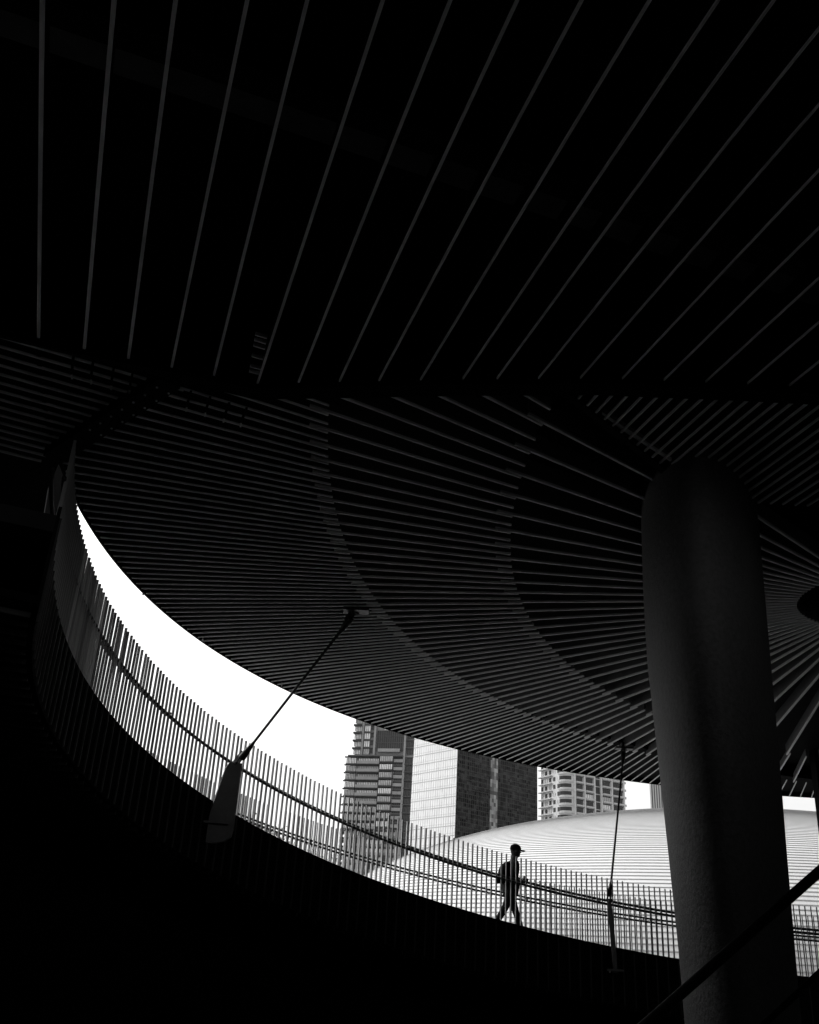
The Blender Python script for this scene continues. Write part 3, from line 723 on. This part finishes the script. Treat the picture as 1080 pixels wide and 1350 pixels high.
# hands: palm plus four unequal fingers and a thumb, closed around the phone
for s_, sg in (('L', 1), ('R', -1)):
    wv = V('wr'+s_); fd = (V('wr'+s_)-V('el'+s_)).normalized(); up = Vector((0, 0, 1)); ld = side*sg
    body.append(skin('p', [(wv, .024), (wv+fd*.045, .030), (wv+fd*.085, .028)], [(0, 1), (1, 2)], None, 1))
    for q, ln in enumerate((.072, .08, .075, .06)):
        r0 = wv+fd*.085+up*(.030-.02*q)
        body.append(skin('f', [(r0, .0095), (r0+fd*ln*.5-ld*.008, .009), (r0+fd*ln*.75-ld*.032, .0085), (r0+fd*ln*.7-ld*.055, .008)], [(0, 1), (1, 2), (2, 3)], None, 1))
    r0 = wv+fd*.03+up*.028
    body.append(skin('t', [(r0, .012), (r0+fd*.03+up*.022-ld*.01, .0105), (r0+fd*.065+up*.028-ld*.018, .009)], [(0, 1), (1, 2)], None, 1))
# head: rings up the skull, profile with brow, nose, lips and chin
hc = V('neck1')+Vector((0, 0, .02))
prof = [(-.035, .045, -.035, .045), (-.01, .085, -.055, .056), (.012, .104, -.068, .062), (.030, .108, -.078, .067), (.043, .113, -.083, .069), (.052, .107, -.086, .070), (.066, .116, -.090, .071),
        (.076, .134, -.093, .072), (.088, .130, -.096, .074), (.110, .112, -.100, .076), (.124, .110, -.102, .077), (.140, .116, -.104, .078), (.165, .112, -.104, .078), (.195, .096, -.098, .073), (.220, .070, -.080, .058), (.236, .035, -.045, .03)]
rings = []
for (z, ff, bb, hw) in prof:
    r_ = []
    for k in range(24):
        a = 2*pi*k/24; c, s2 = cos(a), sin(a)
        x = ff*c if c > 0 else -bb*c
        if ff > .116 and c > .9: x = ff*c
        elif c > 0: x = min(ff, .112)*c
        r_.append(hc+(pdir*x+side*hw*s2+Vector((0, 0, z)))*.95)
    rings.append(r_)
hb = MB(); hb.loft(rings); body.append(mbmesh(hb))
for sg in (1, -1):
    eb = MB(); c = hc+(side*.078*sg+pdir*-.005+Vector((0, 0, .095)))*.95; eb.ball(tuple(c), .026, 10, (.6, .6, 1.2)); body.append(mbmesh(eb))
skinm = mat('skin_tone', .06, .7, spec=.1)
person = fuse('person', body, skinm, .0075)
tag(person, 'person in a cap with a backpack walking down the ramp, a dark silhouette', 'person')
def child(nodes, edges, name, v, sub=2, vox=.012): return fuse(name, [skin('c', nodes, edges, None, sub)], mat(name+'_cloth', v, .9, spec=.1, var=.3, scale=20), vox, person)
# shirt
nd = [(V('pelvis')+Vector((0, 0, .0)), .155), (V('waist'), .136), (V('chest'), .152), (V('neck0')-Vector((0, 0, .02)), .085)]; ed = [(0, 1), (1, 2), (2, 3)]
for s_ in 'LR':
    b = len(nd); nd += [(V('sh'+s_), .076), (lrp('sh'+s_, 'el'+s_, .55), .066), (V('el'+s_), .050), (lrp('el'+s_, 'wr'+s_, .7), .042)]; ed += [(2, b), (b, b+1), (b+1, b+2), (b+2, b+3)]
child(nd, ed, 'jacket', .012)
nd = [(V('pelvis'), .137)]; ed = []
for s_ in 'LR':
    b = len(nd); nd += [(V('hip'+s_), .106), (lrp('hip'+s_, 'knee'+s_, .5), .094), (V('knee'+s_), .073), (lrp('knee'+s_, 'ank'+s_, .5), .068), (V('ank'+s_), .056)]; ed += [(0, b), (b, b+1), (b+1, b+2), (b+2, b+3), (b+3, b+4)]
child(nd, ed, 'trousers', .01)
for s_ in 'LR':
    a, t = V('ank'+s_), V('toe'+s_); d = (t-a); hd = Vector((d.x, d.y, 0)).normalized()
    child([(a-hd*.05-Vector((0, 0, .05)), .038), (a+d*.4-Vector((0, 0, .01)), .046), (t, .040), (t+d.normalized()*.06, .032)], [(0, 1), (1, 2), (2, 3)], 'shoe', .03, 2, .008)
# cap: crown plus peak
cp = MB(); rings = []
for z, f_, hw in ((.120, .122, .088), (.150, .124, .088), (.185, .116, .082), (.215, .094, .066), (.236, .060, .042), (.244, .02, .014)):
    rings.append([hc+(pdir*(f_*cos(2*pi*k/24)*(1 if cos(2*pi*k/24) > 0 else .92)+.004)+side*hw*sin(2*pi*k/24)+Vector((0, 0, z+.002)))*.95 for k in range(24)])
cp.loft(rings)
cap_o = cp.build('cap', mat('cap_cloth', .012, .9, spec=.05), person, smooth=True)
pk = MB(); rings = []
for t in [i/6 for i in range(7)]:
    x = .10+.115*t; hw = .078*sqrt(max(0.02, 1-(t*.93)**2.4)); z = .130-.012*t
    rings.append([hc+(pdir*x+side*(hw*q)+Vector((0, 0, z-.012*q*q+dz)))*.95 for q, dz in ((-1, 0), (-.5, 0), (0, 0), (.5, 0), (1, 0), (1, .008), (.5, .008), (0, .008), (-.5, .008), (-1, .008))])
pk.loft(rings); pko = pk.build('peak', mat('cap_cloth', .02)); pko.parent = cap_o
pko.matrix_parent_inverse = Matrix.Identity(4)
# backpack
bp = MB(); rings = []
for z, f0, f1, hw in ((1.00, -.09, -.20, .12), (1.03, -.08, -.25, .14), (1.12, -.08, -.265, .15), (1.22, -.08, -.255, .15), (1.32, -.075, -.225, .145), (1.39, -.06, -.17, .12), (1.43, -.04, -.11, .09)):
    cx_, rx = (f0+f1)/2, (f0-f1)/2
    rings.append([L(cx_+rx*(abs(cos(a))**.6)*(1 if cos(a) > 0 else -1), hw*(abs(sin(a))**.6)*(1 if sin(a) > 0 else -1), z) for a in [2*pi*(k+.5)/24 for k in range(24)]])
bp.loft(rings); pack = bp.build('backpack', mat('pack_cloth', .01, .95, spec=.05, var=.3, scale=15), person, smooth=True)
for sg in (1, -1):
    st = MB(); st.tube([L(-.05, .10*sg, 1.38), L(.0, .11*sg, 1.455), L(.10, .11*sg, 1.42), L(.125, .12*sg, 1.28), L(.03, .15*sg, 1.10), L(-.1, .13*sg, 1.06)], .016, 8)
    o = st.build('shoulder_strap', mat('pack_cloth', .02), pack); o.matrix_parent_inverse = Matrix.Identity(4)
po = MB(); po.tube([L(-.27, -.02, .98), L(-.285, -.02, 1.05), L(-.26, -.02, 1.12)], [.035, .05, .03], 10); o = po.build('side_pouch', mat('pack_cloth', .02), pack); o.matrix_parent_inverse = Matrix.Identity(4)
# what the hands hold
cm = empty('camera_body', L(.32, 0, 1.07), 'small dark camera held at waist height in the walking person\'s hands', 'camera')
mb = MB(); c = L(.31, 0, 1.07); mb.beam(c-side*.06, c+side*.06, pdir*.045, (0, 0, .075)); mb.build('housing', mat('camera_black', .02, .5), cm)
mb = MB(); mb.tube([c+pdir*.02+Vector((0, 0, .035)), c+pdir*.075+Vector((0, 0, .03))], [.032, .030], 14); mb.build('lens', mat('camera_black', .02), cm)
mb = MB(); mb.beam(c-side*.02+Vector((0, 0, .075)), c+side*.02+Vector((0, 0, .075)), pdir*.035, (0, 0, .022)); mb.build('viewfinder', mat('camera_black', .02), cm)
